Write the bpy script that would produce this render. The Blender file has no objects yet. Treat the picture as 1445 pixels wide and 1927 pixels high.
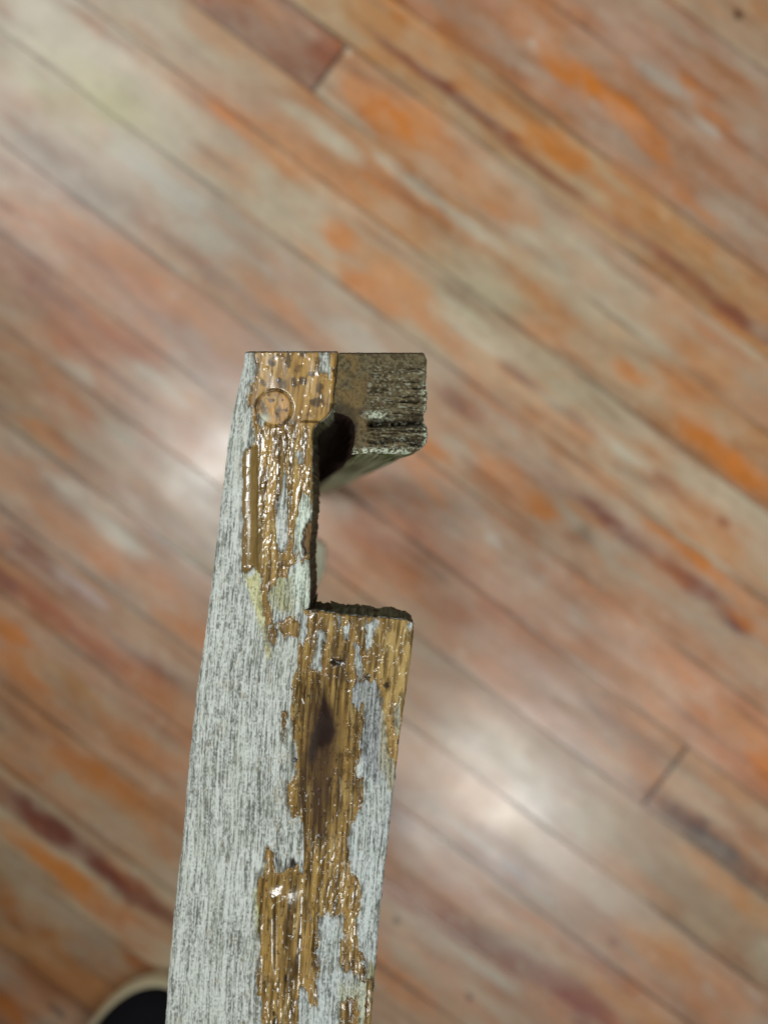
import bpy, math, random
import numpy as np
from mathutils import Vector

# ------------------------------------------------------------------ camera, light, exposure
S = bpy.context.scene
C = S.collection
FPX, CX, CY = 1450.0, 722.5, 963.5      # lens of the photograph, in its own pixels
CAM_H = 0.85                             # phone held 85 cm above the floorboards
D_OBJ = 0.20                             # distance to the wooden frame's upper face
Z_TOP = CAM_H - D_OBJ

cam = bpy.data.cameras.new("camera")
cam.lens = 35.0
cam.sensor_fit = 'VERTICAL'
cam.sensor_height = 35.0 * 1927.0 / FPX
cam.sensor_width = cam.sensor_height
cam.clip_start, cam.clip_end = 0.01, 50
cam.dof.use_dof = True
cam.dof.focus_distance = D_OBJ
cam.dof.aperture_fstop = 10.0            # 2.7 mm opening, as on a phone
cam_o = bpy.data.objects.new("camera", cam)
cam_o.location = (0, 0, CAM_H)
C.objects.link(cam_o)
S.camera = cam_o

world = bpy.data.worlds.new("World")
S.world = world
world.use_nodes = True
bg = world.node_tree.nodes["Background"]
bg.inputs[0].default_value = (0.95, 0.99, 1.0, 1)
bg.inputs[1].default_value = 0.10


def ceiling_lamp(x, y, z, size, power, aim, spread=180, col=(0.97, 1.0, 0.96)):
    l = bpy.data.lights.new("ceiling_lamp", 'AREA')
    l.shape = 'RECTANGLE'
    l.size, l.size_y = size
    l.energy = power
    l.color = col
    l.spread = math.radians(spread)
    o = bpy.data.objects.new("ceiling_lamp", l)
    o.location = (x, y, z)
    d = Vector(aim) - Vector((x, y, z))
    o.rotation_euler = d.to_track_quat('-Z', 'Y').to_euler()
    C.objects.link(o)
    return o


ceiling_lamp(0.50, -1.12, 2.25, (0.50, 0.46), 8.6, (1.0, 0.0, 0), 80)      # seen mirrored in the boards, lower right
ceiling_lamp(-0.65, 0.19, 2.40, (0.36, 0.36), 3.7, (0.0, 0.45, 0), 62)
ceiling_lamp(-1.35, 1.70, 2.35, (0.9, 0.9), 4.6, (-.1, .6, 0), 80)

S.view_settings.view_transform = 'Standard'
S.view_settings.look = 'None'
S.view_settings.exposure = 0.0
S.view_settings.gamma = 1.0

# ------------------------------------------------------------------ helpers
rng = np.random.default_rng(7)
TAB = rng.random((512, 512)).astype(np.float64)


def vn(x, y, seed=0):
    """smooth value noise, 0..1"""
    x = np.asarray(x, float) + 37.7 * seed + 1000
    y = np.asarray(y, float) + 91.3 * seed + 1000
    x, y = np.broadcast_arrays(x, y)
    i = np.floor(x).astype(int)
    j = np.floor(y).astype(int)
    f = x - i
    g = y - j
    f = f * f * (3 - 2 * f)
    g = g * g * (3 - 2 * g)
    a = TAB[i & 511, j & 511]
    b = TAB[(i + 1) & 511, j & 511]
    c = TAB[i & 511, (j + 1) & 511]
    d = TAB[(i + 1) & 511, (j + 1) & 511]
    return (a * (1 - f) + b * f) * (1 - g) + (c * (1 - f) + d * f) * g


def fbm(x, y, seed=0, oct=3):
    s, a, t = 0, 1.0, 0
    for k in range(oct):
        s = s + a * vn(x * 2 ** k, y * 2 ** k, seed + 5 * k)
        t += a
        a *= 0.55
    return s / t


def sm(a, b, x):
    t = np.clip((x - a) / (b - a), 0, 1)
    return t * t * (3 - 2 * t)


def lin(c):
    c = np.asarray(c, float) / 255.0
    return np.where(c <= 0.04045, c / 12.92, ((c + 0.055) / 1.055) ** 2.4)


def mix(a, b, t):
    t = np.asarray(t)[..., None]
    return a * (1 - t) + b * t


def sdpoly(px, py, poly):
    """signed distance to a polygon, positive inside"""
    P = np.asarray(poly, float)
    d = np.full(np.shape(px), 1e18)
    ins = np.zeros(np.shape(px), bool)
    n = len(P)
    for k in range(n):
        a, b = P[k], P[(k + 1) % n]
        e = b - a
        wx, wy = px - a[0], py - a[1]
        t = np.clip((wx * e[0] + wy * e[1]) / max(e @ e, 1e-9), 0, 1)
        d = np.minimum(d, (wx - e[0] * t) ** 2 + (wy - e[1] * t) ** 2)
        cond = ((a[1] > py) != (b[1] > py))
        if abs(e[1]) > 1e-9:
            ins ^= cond & (px < e[0] * (py - a[1]) / e[1] + a[0])
    d = np.sqrt(d)
    return np.where(ins, d, -d)


def W(px, py, d):
    """photo pixel and distance -> world"""
    return np.stack([(px - CX) / FPX * d, -(py - CY) / FPX * d, CAM_H - d + 0 * px], -1)


def mesh_obj(name, verts, faces, mat, parent=None, col=None, smooth=True, sharp_from=None):
    me = bpy.data.meshes.new(name)
    verts = np.asarray(verts, float).reshape(-1, 3)
    if isinstance(faces, np.ndarray):
        n = len(faces)
        k = faces.shape[1]
        me.vertices.add(len(verts))
        me.vertices.foreach_set("co", verts.ravel())
        me.loops.add(n * k)
        me.loops.foreach_set("vertex_index", faces.ravel().astype(np.int32))
        me.polygons.add(n)
        me.polygons.foreach_set("loop_start", np.arange(0, n * k, k, dtype=np.int32))
        me.update(calc_edges=True)
    else:
        me.from_pydata([tuple(v) for v in verts], [], faces)
    if smooth:
        me.polygons.foreach_set("use_smooth", np.ones(len(me.polygons), bool))
    if col is not None:
        a = me.attributes.new("col", 'FLOAT_COLOR', 'POINT')
        c = np.ones((len(verts), 4))
        c[:, :3] = np.asarray(col).reshape(-1, 3)
        a.data.foreach_set("color", c.ravel())
    me.materials.append(mat)
    me.validate()
    o = bpy.data.objects.new(name, me)
    C.objects.link(o)
    if parent is not None:
        o.parent = parent
    return o


def thing(name, label, cat, loc=(0, 0, 0)):
    o = bpy.data.objects.new(name, None)
    o.empty_display_size = 0.05
    o.location = loc
    C.objects.link(o)
    o["label"] = label
    o["category"] = cat
    return o


# ------------------------------------------------------------------ materials
def mat_attr(name, rough, spec=0.5, grain=(1500, 0.12), bump=0.0, coat=0.0, rough_var=0.0, sheen=0.0):
    m = bpy.data.materials.new(name)
    m.use_nodes = True
    nt = m.node_tree
    b = nt.nodes["Principled BSDF"]
    at = nt.nodes.new("ShaderNodeAttribute")
    at.attribute_name = "col"
    tc = nt.nodes.new("ShaderNodeTexCoord")
    nz = nt.nodes.new("ShaderNodeTexNoise")
    nz.inputs["Scale"].default_value = grain[0]
    nz.inputs["Detail"].default_value = 4
    nt.links.new(tc.outputs["Object"], nz.inputs["Vector"])
    mr = nt.nodes.new("ShaderNodeMapRange")
    mr.inputs["To Min"].default_value = 1 - grain[1] * 2
    mr.inputs["To Max"].default_value = 1 + grain[1] * 2
    nt.links.new(nz.outputs["Fac"], mr.inputs["Value"])
    mu = nt.nodes.new("ShaderNodeVectorMath")
    mu.operation = 'SCALE'
    nt.links.new(at.outputs["Color"], mu.inputs[0])
    nt.links.new(mr.outputs["Result"], mu.inputs["Scale"])
    nt.links.new(mu.outputs["Vector"], b.inputs["Base Color"])
    b.inputs["Roughness"].default_value = rough
    if rough_var:
        r2 = nt.nodes.new("ShaderNodeMapRange")
        r2.inputs["To Min"].default_value = rough - rough_var
        r2.inputs["To Max"].default_value = rough + rough_var
        n2 = nt.nodes.new("ShaderNodeTexNoise")
        n2.inputs["Scale"].default_value = grain[0] * 0.12
        n2.inputs["Detail"].default_value = 3
        nt.links.new(tc.outputs["Object"], n2.inputs["Vector"])
        nt.links.new(n2.outputs["Fac"], r2.inputs["Value"])
        nt.links.new(r2.outputs["Result"], b.inputs["Roughness"])
    b.inputs["Specular IOR Level"].default_value = spec
    b.inputs["Coat Weight"].default_value = coat
    b.inputs["Coat Roughness"].default_value = 0.06
    if bump:
        bp = nt.nodes.new("ShaderNodeBump")
        bp.inputs["Strength"].default_value = bump
        bp.inputs["Distance"].default_value = 0.0005
        nt.links.new(nz.outputs["Fac"], bp.inputs["Height"])
        nt.links.new(bp.outputs["Normal"], b.inputs["Normal"])
    return m


M_WOOD = mat_attr("weathered_wood", 0.8, 0.25, (2600, 0.10), 0.25)
M_FILM = mat_attr("flaking_varnish", 0.19, 0.5, (1800, 0.08), 0.0, rough_var=0.08)
M_PLUG = mat_attr("worn_plug_wood", 0.42, 0.35, (1800, 0.12), 0.1, rough_var=0.1)
M_END = mat_attr("end_grain_wood", 0.85, 0.2, (2200, 0.11), 0.3)
M_FLOOR = mat_attr("worn_floor_varnish", 0.30, 0.5, (120, 0.07), 0.08, rough_var=0.10)
M_PLAIN = mat_attr("plain_aged_wood", 0.85, 0.2, (500, 0.15), 0.3)
M_SOLE = mat_attr("rubber_sole", 0.6, 0.4, (300, 0.06), 0.1)
M_CLOTH = mat_attr("dark_shoe_canvas", 0.85, 0.2, (1800, 0.2), 0.5)

# ------------------------------------------------------------------ floor
TH = math.radians(36.8)
CT, ST = math.cos(TH), math.sin(TH)


def floor_uv(px, py):
    x, y = px - CX, py - CY
    return CT * x + ST * y, -ST * x + CT * y


def floor_px(u, q):
    return CX + CT * u - ST * q, CY + ST * u + CT * q


ORA, LOR, RED = (196, 120, 52), (190, 136, 94), (128, 74, 62)
PNK, GRY, BLU = (186, 152, 132), (182, 172, 158), (192, 190, 182)
OLV, BRN, PUR, RUS = (180, 174, 128), (140, 100, 72), (66, 48, 58), (176, 108, 74)
STROKES = [
    # x, y, half length, half width, colour, strength
    (230, 190, 330, 200, GRY, .55), (150, 170, 150, 62, OLV, .75), (70, 60, 120, 50, GRY, .6), (330, 50, 240, 55, GRY, .6),
    (120, 330, 130, 50, (150, 138, 130), .5), (430, 190, 150, 45, PNK, .5), (440, 222, 62, 17, ORA, .9), (530, 285, 80, 34, LOR, .9),
    (395, 60, 55, 20, LOR, .5), (690, 190, 70, 34, ORA, .85), (735, 235, 70, 34, ORA, .8), (800, 300, 110, 34, (186, 124, 72), .6), (500, 15, 60, 20, ORA, .5),
    (590, 70, 60, 18, (170, 120, 105), .5), (590, 238, 80, 16, BLU, .6), (655, 285, 60, 14, BLU, .55), (640, 350, 70, 30, LOR, .6),
    (320, 350, 170, 20, BLU, .75), (430, 480, 120, 22, BLU, .7), (235, 262, 60, 12, BLU, .5), (640, 445, 50, 24, ORA, .7),
    (690, 545, 70, 22, ORA, .8), (480, 530, 80, 24, LOR, .8), (555, 600, 70, 20, ORA, .6), (680, 635, 70, 20, BLU, .7),
    (425, 318, 70, 22, LOR, .5), (150, 605, 130, 30, RUS, .75), (60, 510, 120, 34, (160, 116, 104), .55), (110, 560, 60, 18, RED, .4),
    (250, 560, 120, 40, (160, 142, 134), .5), (330, 640, 120, 36, (160, 142, 134), .5),
    (1000, 60, 60, 22, ORA, .9), (1085, 140, 95, 22, (208, 126, 42), .95), (1180, 222, 80, 24, (208, 126, 42), .95), (1228, 278, 40, 16, ORA, .9),
    (1020, 10, 110, 34, (184, 120, 66), .8), (780, 218, 62, 34, (204, 126, 54), .85), (840, 290, 70, 26, LOR, .6), (900, 120, 150, 26, LOR, .7),
    (960, 225, 150, 30, (186, 122, 68), .8), (1060, 285, 70, 24, ORA, .6), (760, 20, 120, 26, ORA, .6), (850, 175, 175, 11, RED, .95),
    (1015, 315, 110, 9, RED, .7), (1150, 420, 60, 10, (160, 120, 112), .6), (1255, 488, 100, 13, RED, .75), (1400, 605, 95, 18, RED, .9),
    (1130, 55, 120, 38, PNK, .8), (1250, 105, 110, 36, PNK, .8), (1255, 160, 70, 15, BLU, .6), (1310, 165, 40, 12, ORA, .7),
    (1350, 228, 44, 14, ORA, .65), (1375, 275, 40, 16, (170, 110, 70), .8), (1330, 240, 26, 10, BLU, .7), (1420, 230, 80, 34, GRY, .5),
    (1390, 60, 120, 40, PNK, .6), (770, 335, 80, 12, BLU, .85), (880, 420, 80, 13, BLU, .8), (1050, 485, 120, 52, GRY, .85),
    (905, 555, 120, 56, (172, 168, 152), .8), (1150, 590, 150, 46, GRY, .7), (740, 520, 80, 30, LOR, .8), (870, 350, 90, 16, LOR, .7),
    (960, 385, 60, 20, LOR, .7), (1290, 375, 34, 10, ORA, .7), (1335, 410, 34, 11, ORA, .7), (1300, 470, 60, 22, LOR, .7),
    (1410, 560, 60, 24, LOR, .7), (1380, 400, 70, 30, GRY, .6), (990, 640, 90, 24, (172, 140, 116), .6), (1120, 690, 120, 40, GRY, .5),
    (770, 570, 60, 20, LOR, .6), (830, 430, 40, 20, BRN, .4),
    (1180, 700, 34, 16, ORA, .75), (1320, 825, 60, 25, ORA, .9), (1392, 885, 55, 26, ORA, .95), (1340, 705, 70, 40, LOR, .7),
    (900, 640, 100, 7, BLU, .6), (1050, 762, 80, 7, BLU, .7), (1160, 842, 70, 12, BLU, .8), (1080, 730, 140, 40, (170, 160, 142), .6),
    (975, 705, 60, 11, (128, 100, 96), .7), (1090, 795, 60, 11, (128, 100, 96), .5), (1250, 915, 46, 14, RED, .65), (1365, 985, 14, 10, RED, .95),
    (870, 765, 55, 17, RED, .65), (1005, 885, 66, 13, RED, .65), (950, 900, 76, 30, ORA, .85), (1010, 945, 46, 20, (194, 118, 40), .8),
    (815, 845, 42, 13, ORA, .7), (1090, 880, 90, 18, LOR, .7), (940, 800, 60, 16, BLU, .35), (1160, 995, 112, 15, RED, .9),
    (1300, 1100, 90, 17, RED, .85), (1395, 1180, 40, 17, (104, 60, 64), .95), (1300, 1045, 120, 12, ORA, .8), (1385, 1110, 90, 18, ORA, .9),
    (1440, 1200, 70, 14, ORA, .8), (1100, 970, 60, 10, LOR, .8), (1092, 1020, 26, 24, (120, 100, 84), .7), (1090, 1070, 20, 14, (130, 106, 86), .6),  # last two: cast shadow wedge painted into the boards
    (1180, 900, 100, 18, GRY, .5), (1330, 1000, 110, 24, LOR, .6), (833, 1062, 8, 6, (220, 205, 195), .8), (930, 1020, 20, 11, BLU, .7),
    (1030, 1095, 16, 10, BLU, .5), (865, 1226, 9, 6, (225, 210, 200), .7), (770, 920, 60, 12, (150, 130, 116), .5),
    (750, 1000, 90, 40, (160, 106, 80), .5), (900, 1130, 140, 50, (176, 130, 104), .5), (1200, 1180, 180, 60, (184, 134, 100), .6), (680, 1000, 60, 30, (172, 104, 60), .5),  # browns beside the notch: soft shadow painted into the floor colour
    (1330, 1300, 120, 50, (188, 138, 106), .6), (1000, 1260, 160, 50, (190, 146, 124), .6), (1440, 1450, 50, 30, ORA, .75), (1410, 1390, 80, 24, LOR, .7),
    (1340, 1586, 165, 25, PUR, 1.0), (1300, 1500, 60, 18, PNK, .8), (1420, 1560, 60, 18, BRN, .6), (1345, 1650, 90, 20, ORA, .75), (1430, 1720, 70, 24, LOR, .7),
    (1240, 1780, 76, 34, (196, 136, 70), .8), (1340, 1850, 70, 30, LOR, .7), (1180, 1700, 120, 30, GRY, .55), (960, 1500, 260, 150, (196, 168, 148), .45),
    (1000, 1420, 160, 30, (190, 160, 142), .5), (1060, 1520, 120, 22, GRY, .6), (940, 1530, 90, 30, (206, 176, 144), .6),
    (950, 1800, 180, 24, RED, .75), (1085, 1885, 130, 26, (142, 72, 60), .85), (780, 1715, 90, 22, (150, 110, 104), .6), (790, 1740, 100, 14, BLU, .3),
    (900, 1815, 100, 10, BLU, .7), (965, 1638, 19, 9, (140, 140, 156), .95), (1010, 1680, 60, 7, BLU, .6), (895, 1580, 60, 6, BLU, .7),
    (770, 1870, 110, 24, ORA, .75), (870, 1880, 70, 16, PNK, .7), (760, 1790, 50, 18, GRY, .4), (1420, 1880, 24, 11, BLU, .7), (1330, 1860, 16, 10, BLU, .6),
    (1440, 1800, 40, 20, BLU, .4), (1150, 1830, 100, 16, (150, 96, 80), .6), (1290, 1900, 80, 20, BRN, .5), (745, 1540, 40, 30, (150, 110, 98), .6),
    (150, 642, 66, 30, RUS, .7), (270, 665, 64, 24, (172, 112, 86), .8), (360, 765, 60, 24, LOR, .8), (140, 758, 64, 11, ORA, .8),
    (92, 820, 54, 18, ORA, .65), (280, 820, 28, 12, ORA, .6), (180, 958, 130, 22, BLU, .75), (300, 722, 56, 16, BLU, .65), (230, 818, 44, 13, BLU, .6),
    (215, 1010, 60, 13, BLU, .85), (345, 1035, 50, 12, BLU, .7), (150, 705, 40, 14, BLU, .6), (30, 690, 50, 20, GRY, .5), (50, 1030, 86, 22, RED, .85), (30, 1110, 100, 17, RED, .85), (150, 1185, 130, 22, (142, 92, 86), .75),
    (160, 1110, 60, 12, (190, 170, 176), .6), (250, 1230, 60, 16, (180, 160, 160), .6), (200, 1062, 56, 17, ORA, .85), (300, 1115, 90, 19, LOR, .85), (350, 1180, 70, 20, LOR, .6), (400, 1050, 90, 40, GRY, .5), (320, 1280, 60, 18, RED, .55),
    (15, 1185, 60, 18, ORA, .8), (45, 1260, 66, 26, ORA, .85), (130, 1290, 90, 26, (172, 128, 84), .8), (105, 1355, 100, 24, LOR, .7), (165, 1450, 80, 28, ORA, .75),
    (60, 1430, 30, 14, PNK, .6), (140, 1370, 70, 8, PNK, .7), (245, 1400, 80, 26, LOR, .5), (240, 1500, 90, 30, (180, 120, 66), .7), (140, 1592, 210, 21, RED, .9), (110, 1635, 170, 20, ORA, .9),
    (50, 1620, 60, 12, GRY, .5), (120, 1710, 90, 16, (170, 150, 138), .7), (180, 1800, 60, 26, (170, 148, 136), .7), (40, 1720, 60, 26, (170, 104, 48), .8),
    (10, 1890, 60, 26, ORA, 1), (230, 1740, 80, 30, (170, 100, 50), .6), (60, 1830, 70, 20, BRN, .6), (110, 1905, 14, 8, (60, 44, 36), .9), (270, 1820, 60, 12, (170, 96, 44), .7),
    (1393, 32, 11, 9, (50, 54, 50), .95), (740, 1727, 9, 8, (60, 60, 60), .9), (1152, 1772, 11, 9, (96, 84, 80), .8), (885, 1880, 8, 7, (90, 76, 68), .8),
    (1130, 1297, 10, 7, (130, 118, 108), .6), (845, 1397, 9, 7, (120, 98, 84), .6), (655, 96, 12, 9, (216, 216, 208), .95), (1003, 80, 9, 7, (226, 216, 206), .8), (284, 411, 10, 7, (214, 212, 206), .6),
    (130, 1588, 250, 20, (112, 58, 48), .85), (60, 1065, 150, 16, RED, .6), (900, 1135, 170, 70, (158, 104, 76), .45), (720, 1000, 90, 60, (150, 96, 70), .45),  # last two: shade right of the notch, painted as darker brown
    (40, 870, 20, 9, LOR, .5), (85, 900, 10, 7, (130, 96, 70), .5),
]


def floor_color(px, py, tone):
    u, q = floor_uv(px, py)
    # wavering so that strokes of worn varnish and of painted shade get frayed edges
    wu = u + 44 * (fbm(u / 80, q / 30, 3, 2) - .5) + 14 * (vn(u / 24, q / 12, 4) - .5)
    wq = q + 18 * (fbm(u / 90, q / 50, 5, 2) - .5) + 7 * (vn(u / 26, q / 16, 6) - .5)
    n1 = fbm(u / 380, q / 80, 11, 2)
    n2 = fbm(u / 200, q / 50, 12, 2)
    n3 = fbm(u / 34, q / 10, 13)
    x_, y_ = u * .62, q
    base = np.broadcast_to(lin((170, 140, 118)), px.shape + (3,)).copy()
    base = mix(base, lin(LOR), sm(.48, .66, n1) * .8)
    base = mix(base, lin(GRY), sm(.50, .62, n2) * .6)
    base = mix(base, lin(RUS), sm(.54, .72, fbm(u / 240, q / 40, 14, 2)) * .5)
    base = mix(base, np.broadcast_to(lin(tone[0]), base.shape), np.full(px.shape, tone[1]))
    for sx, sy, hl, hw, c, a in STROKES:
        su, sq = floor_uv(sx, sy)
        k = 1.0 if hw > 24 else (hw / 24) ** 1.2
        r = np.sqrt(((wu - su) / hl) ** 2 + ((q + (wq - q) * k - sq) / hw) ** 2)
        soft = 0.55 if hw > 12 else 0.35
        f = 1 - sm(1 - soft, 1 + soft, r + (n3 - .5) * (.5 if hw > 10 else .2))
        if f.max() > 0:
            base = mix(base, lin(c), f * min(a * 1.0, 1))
    # small wear: pale scuffs, warm remnants of finish, darker pores, streaks along the boards
    base = mix(base, lin((196, 180, 166)), sm(.48, .74, fbm(u / 120, q / 40, 21, 4)) * .32)
    base = mix(base, lin((196, 120, 58)), sm(.52, .74, fbm(u / 150, q / 40, 24, 4)) * .30)
    base = mix(base, lin((120, 76, 52)), sm(.54, .78, fbm(u / 220, q / 22, 22, 4)) * .45)
    base = mix(base, lin((214, 208, 200)), sm(.70, .84, fbm(u / 22, q / 11, 25)) * .20)
    base = mix(base, lin((88, 62, 48)), sm(.74, .88, fbm(u / 30, q / 10, 26)) * .25)
    base = mix(base, lin((188, 174, 158)), sm(.50, .68, fbm(x_ / 52, y_ / 40, 27, 4)) * .20)
    base = mix(base, lin((176, 108, 52)), sm(.52, .70, fbm(x_ / 64, y_ / 48, 28, 4)) * .22)
    base = base * (0.83 + 0.33 * fbm(x_ / 44, y_ / 34, 29, 4))[..., None]
    base = base * (0.92 + 0.16 * fbm(u / 150, q / 6, 23))[..., None]
    return base * np.array([.83, .815, .735])


SEAM_SHIFT = {-2: .25, -1: .13, 0: -.05, 1: -.17, 2: -.17, 3: .05, 4: .06, 5: .06, 6: .12, 7: .1, 8: .03, 9: 0, 10: -.1, 11: -.1, 12: -.1}
SEAMQ = {k: -544.8 + 136.9 * (k + SEAM_SHIFT.get(k, 0.0)) for k in range(-16, 26)}
KNOWN_JOINTS = {-1: [-581], 4: [722]}
TONES = {(-1, 0): (RED, .75), (4, 1): (PNK, .4), (4, 0): ((186, 146, 118), .3)}
R = random.Random(5)
floor = bpy.data.objects.new("floor", None)
C.objects.link(floor)
floor["kind"] = "structure"
FS = CAM_H / FPX
GAP = 0.28
for k in range(-16, 25):
    qa, qb = SEAMQ[k] + GAP, SEAMQ[k + 1] - GAP
    js = list(KNOWN_JOINTS.get(k, []))
    if not js:
        js = [R.choice([-1, 1]) * R.uniform(1300, 2000)]
    elif abs(js[0]) < 700:
        js.append(R.uniform(1500, 2100))
    cuts = [-2700] + sorted(js) + [2700]
    for i in range(len(cuts) - 1):
        ua, ub = cuts[i] + GAP, cuts[i + 1] - GAP
        near = (qb > -1350 and qa < 1350 and ub > -1300 and ua < 1300)
        qs = np.concatenate([[qa, qa + 1.2], np.linspace(qa + 3, qb - 3, 30 if near else 4), [qb - 1.2, qb]])
        if near:
            us = []
            lo, hi = max(ua + 4, -1300), min(ub - 4, 1300)
            if lo > ua + 10:
                us += list(np.linspace(ua + 4, lo - 20, 12))
            us += list(np.arange(lo, hi, 5.5))
            if hi < ub - 10:
                us += list(np.linspace(hi + 2, ub - 4, 12))
            us = np.array([ua, ua + 1.2] + us + [ub - 1.2, ub])
        else:
            us = np.concatenate([[ua, ua + 1.2], np.linspace(ua + 4, ub - 4, 30), [ub - 1.2, ub]])
        U, Q = np.meshgrid(us, qs, indexing='ij')
        X, Y = floor_px(U, Q)
        e = np.minimum(np.minimum(Q - qa, qb - Q), np.minimum(U - ua, ub - U))
        z = -0.0001 * (1 - sm(0, 2, e)) + 0.0012 * (fbm(U / 260, Q / 90, 31 + k) - .5) + R.uniform(-.0004, .0004)
        tone = TONES.get((k, i))
        if tone is None:
            tone = (R.choice([PNK, GRY, (170, 146, 128), (170, 122, 88), (156, 116, 98), (182, 128, 80)]), R.uniform(.2, .5))
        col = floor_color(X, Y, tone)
        col = col * np.array([1, R.uniform(.93, 1.0), R.uniform(.90, 1.0)]) * R.uniform(.86, 1.08)
        # dirt packed into the joints
        dirt = (1 - sm(.5, 4.5, np.minimum(Q - qa, qb - Q))) * (.06 + .62 * sm(.2, .9, fbm(U / 130, Q / 300, 33)))
        dirt = np.maximum(dirt, (1 - sm(.5, 4.5, np.minimum(U - ua, ub - U))) * .75)
        col = mix(col, lin((52, 38, 30)), dirt)
        V = np.stack([(X - CX) * FS, -(Y - CY) * FS, z], -1)
        nr, nc = U.shape
        idx = np.arange(nr * nc).reshape(nr, nc)
        F = np.stack([idx[:-1, :-1], idx[:-1, 1:], idx[1:, 1:], idx[1:, :-1]], -1).reshape(-1, 4)
        loop = np.concatenate([idx[0, :], idx[1:, -1], idx[-1, -2::-1], idx[-2:0:-1, 0]])
        V = V.reshape(-1, 3)
        col = col.reshape(-1, 3)
        low = V[loop].copy()
        low[:, 2] = -0.018
        n0, m = len(V), len(loop)
        up = n0 + np.arange(m)
        dn = n0 + m + np.arange(m)
        nx = np.roll(np.arange(m), -1)
        F2 = np.stack([up, dn, dn[nx], up[nx]], -1)
        V = np.concatenate([V, V[loop], low])
        col = np.concatenate([col, col[loop] * .8, col[loop] * .8])
        mesh_obj("plank", V, np.concatenate([F, F2]), M_FLOOR, floor, col)
hs = 2700 * FS
mesh_obj("subfloor", [(-hs * 1.4, -hs * 1.4, -.0185), (hs * 1.4, -hs * 1.4, -.0185), (hs * 1.4, hs * 1.4, -.0185), (-hs * 1.4, hs * 1.4, -.0185)],
         [(0, 1, 2, 3)], M_PLAIN, floor, np.tile(lin((84, 62, 46)), (4, 1)), smooth=False)

# ------------------------------------------------------------------ the wooden frame
MM = D_OBJ / FPX                        # metres per photo pixel on its upper face
frame = thing("wooden_frame", "weathered grey wooden furniture arm with flaking amber varnish, a square notch and a round plug", "wooden frame", (float((560 - CX) * MM), 0.0, 0.0))


def curve(pts):
    P = np.array(sorted(pts, key=lambda p: p[0]), float)

    def f(y):
        # monotone-ish smooth interpolation
        return np.interp(y, P[:, 0], P[:, 1])
    return f


LEFT = curve([(660, 461), (700, 454), (777, 437), (838, 427), (900, 421), (1000, 409), (1102, 397), (1200, 385), (1266, 374), (1366, 362), (1466, 352), (1599, 341), (1623, 337), (1732, 325), (1849, 315), (1927, 310), (2150, 298), (3600, 270)])
SEAM = curve([(1140, 567), (1200, 562), (1262, 560), (1400, 562), (1476, 566), (1536, 570), (1600, 572), (1666, 571), (1800, 565), (1927, 561), (2150, 553), (3600, 520)])
RIGHT_OUT = curve([(1140, 777), (1175, 778), (1200, 777), (1233, 774), (1300, 764), (1386, 752), (1486, 740), (1540, 734), (1623, 725), (1742, 712), (1825, 706), (1927, 697), (2150, 676), (3600, 620)])
NOTCH = curve([(660, 635.5), (690, 633), (715, 631), (740, 627), (760, 627), (772, 624), (781, 618), (790, 608), (797, 598), (806, 591), (820, 588), (860, 587), (900, 588), (940, 589), (960, 588), (985, 585), (1000, 584), (1030, 581), (1050, 582), (1075, 582), (1100, 584), (1125, 583), (1144, 582), (1152, 565), (1153, 565)])


def jag(y, amp, seed):
    return amp * ((vn(y / 9, y * 0, seed) - .5) * 1.3 + (vn(y / 3.2, y * 0, seed + 1) - .5) * .8)


def side_right(y):
    s = np.where(y < 1152, NOTCH(y), SEAM(y) - 0.2)
    rough = np.where((y > 800) & (y < 1150), .9, .4)
    return s + jag(y, rough, 41)


def side_left(y):
    return LEFT(y) + jag(y, .9, 44)


def inner_left(y):
    return SEAM(y) + 0.2 + jag(y, .5, 41)


def inner_right(y):
    return RIGHT_OUT(y) + jag(y, 1.0, 47)


def grain_xy(px, py):
    """across / along coordinates that follow the arm's gentle bend"""
    s = px - (LEFT(py) + .35 * (SEAM(np.maximum(py, 1150)) - LEFT(py)) - 60 * 0)
    return s + 5 * (fbm(px / 60, py / 160, 51) - .5), py


def wood_signal(px, py):
    s, t = grain_xy(px, py)
    a = vn(s / 1.7, t / 64, 61)
    b = vn(s / 1.4, t / 15, 62)
    c = vn(s / 4.6, t / 130, 63)
    d = vn(s / 1.6, t / 3.5, 64)
    e = fbm(s / 40, t / 90, 65)
    return a, b, c, d, e


# coverage of the varnish, outlined where it still clings
FILM_SIDE = [
    [(561, 1264), (553, 1276), (549, 1300), (547, 1334), (551, 1366), (552, 1400), (557, 1425), (557, 1448), (550, 1462), (541, 1474), (540, 1509), (549, 1536), (570, 1538), (582, 1542), (582, 1264)],
    [(530, 1343), (541, 1343), (537, 1375), (532, 1392)],
    [(480, 655), (640, 655), (640, 700), (634, 785), (600, 800), (594, 830), (592, 900), (594, 960), (590, 1010), (586, 1050), (578, 1056), (562, 1052),
     (550, 1064), (540, 1080), (520, 1084), (510, 1100), (506, 1130), (512, 1165), (524, 1186), (534, 1202), (552, 1208), (566, 1205), (566, 1176), (556, 1160), (540, 1158), (528, 1170),
     (522, 1190), (520, 1206), (510, 1216), (503, 1190), (498, 1165), (494, 1140), (492, 1110), (490, 1082), (478, 1070), (466, 1074), (457, 1074), (455, 1027), (459, 989),
     (456, 960), (461, 925), (458, 902), (456, 852), (463, 840), (478, 840), (477, 803), (475, 777), (465, 765), (467, 727), (478, 716), (482, 689)],
    [(499, 1600), (516, 1603), (518, 1633), (526, 1643), (546, 1633), (556, 1630), (569, 1640), (578, 1645), (580, 2100), (486, 2100), (494, 1927), (493, 1889), (484, 1872),
     (484, 1819), (491, 1792), (486, 1746), (489, 1713), (484, 1670), (486, 1648), (500, 1640)],
]
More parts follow.
